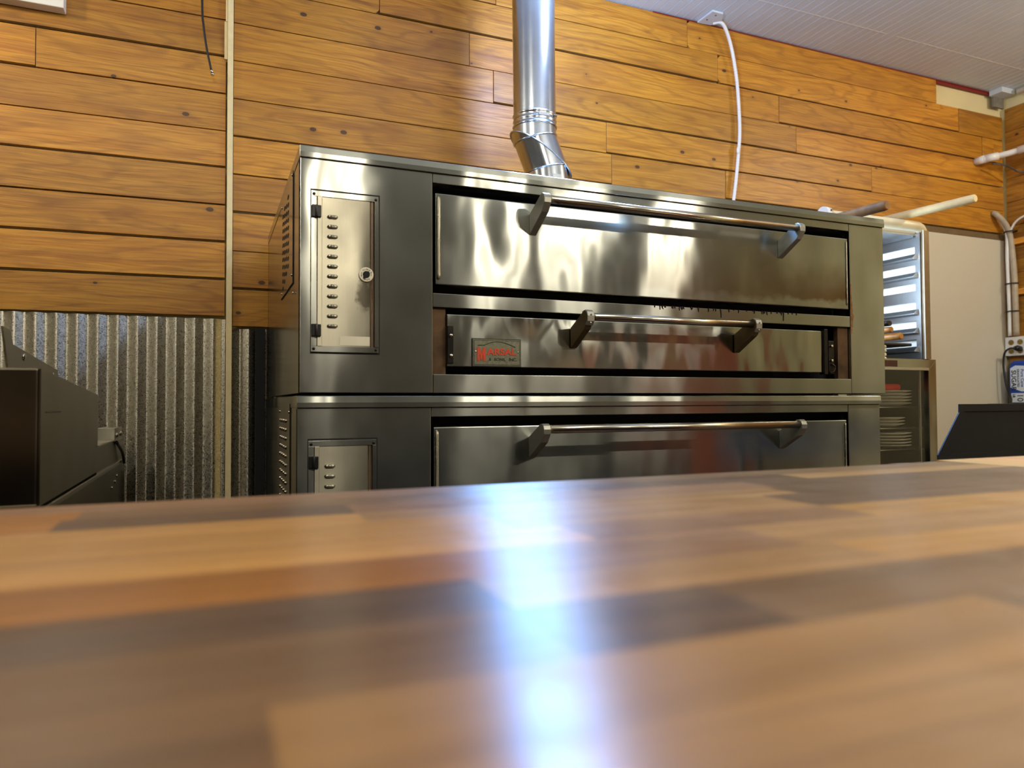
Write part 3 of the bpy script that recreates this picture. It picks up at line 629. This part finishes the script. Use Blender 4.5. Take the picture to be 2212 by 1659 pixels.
def plate(cx, cy, z, r):
    bm = BM(); pr = [(0, .0), (.6*r, 0), (.66*r, .002), (r*.97, .0105), (r, .0125), (r*.97, .0135), (.63*r, .005), (0, .004)]; seg = 40; rings = []
    for rad, h in pr: rings.append([bm.verts.new((cx+max(rad, .0005)*math.cos(k*2*math.pi/seg), cy+max(rad, .0005)*math.sin(k*2*math.pi/seg), z+h)) for k in range(seg)])
    for i in range(len(rings)-1):
        for k in range(seg): bm.faces.new((rings[i][k], rings[i][(k+1) % seg], rings[i+1][(k+1) % seg], rings[i+1][k])).smooth = True
    bm.faces.new(rings[0]); bm.faces.new(rings[-1])
    return bm
for (z0, n, nm, cx) in ((-.0185, 5, 'top', 3.03), (-.1175, 3, 'middle', 3.01), (-.2185, 5, 'lower', 3.025)):
    first = None
    for k in range(n):
        z = z0+k*.0145; pos = 'lowest' if k == 0 else 'topmost' if k == n-1 else ('second', 'third', 'fourth')[k-1]+' from the bottom'
        lab = 'white plate, %s in the %s glass cabinet stack' % (pos, nm)
        if first is None: first = o = link('plate', plate(cx, 2.56, z, .118 if nm != 'middle' else .10), MDISH); og = o.location.copy()
        else:
            o = first.copy(); C.objects.link(o); o.location = og+Vector((random.uniform(-.003, .003), 0, k*.0145))
        tag(o, lab, 'plate', 'white plates stacked in the glass door cabinet')
bm = BM(); box(bm, 2.93, 3.075, 2.50, 2.62, .0535, .086)
tag(link('red_tray', bm, MLID, None, .012), 'red plastic tray on top of the plates behind the glass door', 'tray')

rk = thing('tray_rack', 'aluminium tray rack with slotted side standing on the glass door cabinet', 'rack', (2.83, 2.7, FT))
RX = 3.095; RZ0 = FT+.001
bm = BM(); slots = [.704+.033-.0882*k for k in range(6)]     # top edges
ys, ye = 2.431, 2.90
box(bm, RX, RX+.004, 2.405, ys, RZ0, .80); box(bm, RX, RX+.004, ye, 2.99, RZ0, .80)
zz = [.80]+[v for s_ in slots for v in (s_, s_-.034)]+[RZ0]
for i in range(0, len(zz), 2): box(bm, RX, RX+.004, ys, ye, zz[i+1], zz[i])
link('slotted_side', bm, MALU, rk)
bm = BM(); box(bm, RX+.020, RX+.024, 2.405, 2.99, RZ0, .80); link('side_backing', bm, MWHITE, rk)
for i in (0, 1, 3, 4, 5):
    zt_ = slots[i]-.0345
    bm = BM(); prism(bm, [(RX, 2.418, zt_), (RX-.010, 2.418, zt_-.002), (RX-.030, 2.418, zt_-.020), (RX-.030, 2.418, zt_-.026), (RX-.012, 2.418, zt_-.026), (RX, 2.418, zt_-.030)], (0, .55, 0)); link('runner', bm, MALU, rk, .001)
bm = BM(); box(bm, RX+.008, RX+.050, 2.395, 2.435, RZ0, .81); box(bm, RX+.008, RX+.012, 2.392, 2.396, RZ0, .81, 1); link('corner_post', bm, [simple('rack post', (128, 112, 88), .4, .7), MWHITE], rk)
bm = BM(); box(bm, 2.55, 2.59, 2.395, 2.435, RZ0, .81); box(bm, 2.55, 2.56, 2.43, 2.99, RZ0, .80); link('corner_post', bm, MALU, rk)
bm = BM(); tube(bm, [(2.52, 2.41, .828), (3.06, 2.41, .828), (3.09, 2.412, .827), (3.115, 2.418, .822), (3.133, 2.425, .812), (3.142, 2.43, .800)], [.0245]*6, 20); link('front_rail', bm, MIVORY, rk)
bm = BM(); tube(bm, [(2.495, 2.41, .830), (2.525, 2.41, .830)], .034, 24); tube(bm, [(2.512, 2.376, .842), (2.512, 2.373, .842)], .004, 8, 1); link('rail_cap', bm, [MWHITE, MINK], rk)
bm = BM(); box(bm, 2.56, RX+.02, 2.43, 2.99, .790, .800); box(bm, RX-.02, RX-.012, 2.43, 2.99, .781, .79); link('rack_top', bm, MALU, rk)
bm = BM(); box(bm, 2.57, 2.585, 2.50, 2.53, RZ0, .78); link('added_light_strip', bm, MWHITE, rk)  # added housing for the fill lamp below, hidden by the oven
al = bpy.data.lights.new('slot_fill_light', 'AREA'); al.shape = 'RECTANGLE'; al.size = .03; al.size_y = .5; al.energy = 4.5; al.color = (.62, .8, 1); al.spread = math.radians(110)  # added unseen lamp that brightens the slotted side of the rack
ao = bpy.data.objects.new('slot_fill_light', al); C.objects.link(ao); ao.location = W(2.590, 2.515, .5); ao.rotation_euler = (math.radians(90), 0, math.radians(-90))
# sheet pan on runners with peels on it
bm = BM(); box(bm, 2.60, RX-.031, 2.43, 2.95, .262, .276)
tag(link('sheet_pan', bm, simple('dark pan', (44, 44, 40), .4, .6), None, .004), 'dark sheet pan slid into the tray rack under the wooden handles', 'pan')
def peel_handle(p0, p1, r, mat, name, label, cat, grp=None, tip=None):
    p0, p1 = Vector(p0), Vector(p1); d = (p1-p0).normalized()
    bm = BM(); fs = tube(bm, [p0, p0+d*r*.25, p0+d*r*.8, p1], [r*.78, r*.96, r, r], 18)
    if tip is not None: tube(bm, [p0-d*.003, p0+d*.05], [r*1.0, r*1.05], 16, 1)
    return tag(link(name, bm, [mat, tip or mat]), label, cat, grp)
peel_handle((2.835, 2.30, .2925), (2.80, 2.93, .2925), .016, MHAND, 'peel_handle', 'lowest and longest brown wooden handle sticking out of the tray rack', 'handle', 'wooden handles lying in the tray rack')
peel_handle((2.800, 2.32, .322), (2.79, 2.93, .322), .0135, MHAND, 'peel_handle', 'middle brown wooden handle sticking out of the tray rack', 'handle', 'wooden handles lying in the tray rack')
peel_handle((2.785, 2.32, .348), (2.78, 2.93, .348), .012, MHAND, 'peel_handle', 'uppermost wooden handle in the tray rack, with a dark tip', 'handle', 'wooden handles lying in the tray rack', MBLK)
peel_handle((2.222, 1.850, .7005), (2.08, 2.78, .678), .0185, MPEELD, 'peel_handle', 'dark wooden peel handle lying on the oven top and overhanging its front', 'handle')
peel_handle((3.03, 2.085, .872), (2.95, 2.80, .8715), .0185, MPEELL, 'peel_handle', 'pale cream handle resting on the white rail of the tray rack', 'handle')
bm = BM()
for i in range(5): ball(bm, (2.872, 2.424, .2535-i*.018), .011, (1, 1, .85), 0, 10)
tag(link('bead_string', bm, MIVORY), 'short string of pale knobs hanging under the sheet pan beside the oven', 'beads')

# ------------------------------------------------------------------ black lid on a prep table at the lower right
pt = thing('prep_table', 'steel prep table behind the counter, carrying the black slope sided hood panel', 'table', (2.5, 1.57, ZF))
bm = BM(); box(bm, 1.90, 3.3, 1.385, 1.60, -.215, -.187); link('table_top', bm, MST, pt, .003)
for lx in (1.96, 3.25):
    for ly in (1.43, 1.56):
        bm = BM(); tube(bm, [(lx, ly, -.215), (lx, ly, ZF)], .02, 12); link('leg', bm, MST, pt)
hd = thing('hood', 'black slope sided hood panel standing on the prep table at the lower right', 'hood', (2.5, 1.41, -.187))
y0, y1 = 1.400, 1.404
bm = BM()
outer = [(1.857, -.166), (1.857, -.148), (1.946, -.031), (1.947, -.0078), (3.2, -.0076), (3.2, -.166)]
prism(bm, [(x, y0, z) for x, z in outer], (0, y1-y0, 0)); link('hood_panel', bm, MHOOD, hd, .002)
bm = BM(); prism(bm, [(x, y0-.004, z) for x, z in [(1.853, -.163), (1.853, -.148), (1.942, -.031), (1.943, -.0076), (3.2, -.0076), (3.2, -.028), (1.963, -.028), (1.876, -.146), (3.2, -.146), (3.2, -.163)]], (0, .004, 0)); link('hood_rim', bm, MHOOD, hd)
bm = BM(); box(bm, 1.876, 3.2, 1.398, 1.406, -.187, -.1661); link('hood_base', bm, MWHITE, hd)

# ------------------------------------------------------------------ right wall
for z0, z1, nm in ((.988, 1.026, 'upper'), (.670, .705, 'lower')):
    B = Boards(); fs = prism(B.bm, [(XR-.045, 1.3, z0), (XR-.045, 3.022, z0), (XR-.045, 3.022, z1), (XR-.045, 1.3, z1)], (.044, 0, 0)); B.add(fs, Vector((0, 1, 0)), Vector((0, 0, 1)), (1.1, 1.05, .9))
    tag(link('wooden_rail', B.bm, MBOARD, None, .002), '%s raw wooden rail fixed across the right plank wall' % nm, 'rail')
ob = thing('outlet_box', 'white outlet box with two brass sockets and a black plug on the right wall', 'outlet', (4.69, 2.985, .286))
bm = BM(); box(bm, XR-.05, XR-.001, 2.86, 3.044, .286, .405); link('cover', bm, MWHITE, ob, .003)
for yy in (3.005, 2.95):
    for zz in (.370, .315):
        bm = BM(); tube(bm, [(XR-.050, yy, zz), (XR-.053, yy, zz)], .017, 20); box(bm, XR-.0545, XR-.052, yy-.007, yy-.005, zz-.003, zz+.006, 1); box(bm, XR-.0545, XR-.052, yy+.005, yy+.007, zz-.003, zz+.006, 1); tube(bm, [(XR-.052, yy, zz-.009), (XR-.0545, yy, zz-.009)], .0025, 8, 1)
        link('socket', bm, [MUSED, MINK], ob)
pc = thing('power_cord', 'black plug and cord hanging from the outlet box over the blue sugar bag', 'cord', (4.64, 3.0, -.05))
bm = BM(); tube(bm, [(XR-.0545, 2.95, .328), (XR-.08, 2.95, .330), (XR-.10, 2.952, .330)], [.017, .018, .012], 14); link('plug', bm, MBLK, pc)
bm = BM(); tube(bm, smooth([(XR-.098, 2.952, .330), (XR-.12, 2.97, .328), (XR-.128, 2.997, .30), (XR-.128, 3.006, .22), (XR-.126, 2.992, .10), (XR-.124, 2.965, .0), (XR-.27, 2.93, -.06)]), .006, 10); link('cord', bm, MBLK, pc)
bm = BM(); box(bm, XR-.006, XR+.001, 2.35, 3.046, -.34, .246)
tag(link('metal_sheet', bm, MGAL), 'galvanised metal sheet covering the lower right wall below the outlet box', 'metal sheet')
bm = BM(); box(bm, XR-.26, XR-.007, 2.35, 3.02, -.055, -.015)
tag(link('wall_shelf', bm, MST), 'narrow steel shelf on the right wall carrying the sugar bag', 'shelf')
sg = thing('sugar_bag', 'blue and white ten pound bag of granulated sugar under the outlet box', 'bag', (XR-.055, 2.9, -.015))
bm = BM(); xf = XR-.095
prof = [(2.995, -.014), (3.0, .05), (2.998, .14), (2.998, .21), (2.985, .25), (2.80, .256), (2.785, .2), (2.78, .1), (2.79, -.014)]
prism(bm, [(xf, y, z) for y, z in prof], (.08, 0, 0)); link('bag_body', bm, MBLUE, sg, .014)
bm = BM(); prism(bm, [(xf-.0012, y, z) for y, z in [(2.986, .085), (2.986, .205), (2.955, .222), (2.80, .21), (2.80, .060), (2.92, .060)]], (.002, 0, 0)); prism(bm, [(xf-.0012, y, z) for y, z in [(2.984, -.008), (2.982, .050), (2.80, .050), (2.80, -.008)]], (.002, 0, 0)); link('white_panel', bm, MPAPER, sg)
down = lambda Y, Z: (lambda u, v, e: (xf-.0016-e, Y-v, Z-u))
bm = text_bm('SUGAR', .040, down(2.978, .193), .0004, .0008); join(bm, text_bm('GRANULATED', .0175, down(2.944, .200), .0004, .0004)); link('lettering', bm, MINK, sg)
bm = text_bm('10', .050, down(2.945, .046), .0004, .0003); link('weight_lettering', bm, MINK, sg)
bm = text_bm('LB', .020, down(2.972, .044), .0004, .0005); link('weight_lettering', bm, MINK, sg)
bm = text_bm('Pure Cane', .026, down(2.922, .198), .0004, .0002); link('blue_lettering', bm, MBLUE, sg)
bn = thing('cable_bundle', 'bundle of grey vinyl tubes tied with black zip ties in the right corner', 'cable', (4.68, 3.0, .41))
bm = BM()
tube(bm, smooth([(4.58, 3.04, 1.195), (4.585, 3.015, 1.17), (4.63, 3.0, 1.12), (4.662, 2.995, 1.06), (4.672, 2.99, .98), (4.668, 2.975, .80), (4.668, 2.972, .60), (4.668, 2.97, .412)]), .017, 12)
tube(bm, smooth([(4.60, 3.04, 1.19), (4.62, 3.02, 1.14), (4.66, 3.01, 1.06), (4.66, 3.01, .9), (4.66, 3.005, .6), (4.66, 3.005, .412)]), .011, 12, 1)
link('tubes', bm, [MTUBE, MWHITE], bn)
for z in (1.07, .74, .565):
    bm = BM(); tube(bm, [(4.664+.030*math.cos(k*math.pi/8), 2.990+.036*math.sin(k*math.pi/8), z) for k in range(17)], .004, 6); link('zip_tie', bm, MBLK, bn)
bm = BM(); tube(bm, smooth([(4.655, 2.985, 1.075), (4.65, 2.95, 1.12), (4.65, 2.90, 1.145), (4.66, 2.85, 1.15)]), .007, 10)
tag(link('white_cable', bm, MWHITE), 'short white cable curving from the tube bundle to the grey box', 'cable')
bm = BM(); box(bm, XR-.06, XR-.001, 2.80, 2.902, .985+.045, 1.165)
tag(link('grey_box', bm, MGREY, None, .008), 'dark grey device sitting on the upper wooden rail at the right edge', 'device')
pv = thing('pvc_pipe', 'white pvc pipe with couplings across the top of the right plank wall', 'pipe', (4.5, 2.6, 1.50))
bm = BM(); tube(bm, [(4.45, 2.985, 1.508), (4.52, 2.90, 1.522), (4.62, 2.55, 1.55), (4.65, 2.0, 1.57)], .0185, 14); link('tube', bm, MWHITE, pv)
bm = BM(); ball(bm, (4.442, 2.992, 1.506), .024, (1, 1, 1)); tube(bm, [(4.44, 2.99, 1.507), (4.488, 2.94, 1.515)], .024, 14); tube(bm, [(4.44, 2.99, 1.507), (4.44, 3.048, 1.507)], .024, 14); link('elbow', bm, MWHITE, pv)
bm = BM(); tube(bm, [(4.535, 2.85, 1.526), (4.572, 2.72, 1.537)], .0235, 14); link('coupling', bm, MWHITE, pv)
bm = BM(); tube(bm, [(4.595, 2.64, 1.543), (4.605, 2.60, 1.546)], .0235, 14); link('coupling', bm, MWHITE, pv)
bm = BM(); tube(bm, smooth([(4.47, 2.965, 1.472), (4.53, 2.94, 1.466), (4.60, 2.93, 1.448), (4.66, 2.92, 1.43), (4.70, 2.86, 1.44)]), .005, 8)
box(bm, 4.69, 4.715, 2.85, 2.88, 1.43, 1.45, 1)
tag(link('thin_wire', bm, [MGREY, MWHITE]), 'thin grey wire sagging under the white pvc pipe', 'wire')

# ------------------------------------------------------------------ things behind the lens that the steel mirrors
bm = BM(); box(bm, 2.95, 3.6, -.9, -.3, ZF, .36); tag(link('red_reflection_block', bm, MRED2, None, .01), 'unseen red block added for the reddish reflection in the oven doors', 'cabinet')  # unseen red block, added to redden the reflection in the doors
for x, y, z, p in PEND+[(4.35, 1.2, 1.7, 0), (1.42, 2.25, 1.66, 0), (1.26, 2.35, 1.48, 0)]:
    bm = BM(); tube(bm, [(x, y, ZC-.001), (x, y, ZC-.015)], .045, 16); tube(bm, [(x, y, ZC-.015), (x, y, z+.075)], .004, 8); tube(bm, [(x, y, z+.115), (x, y, z+.08)], .02, 12)
    struct(link('ceiling_light', bm, MBLK))
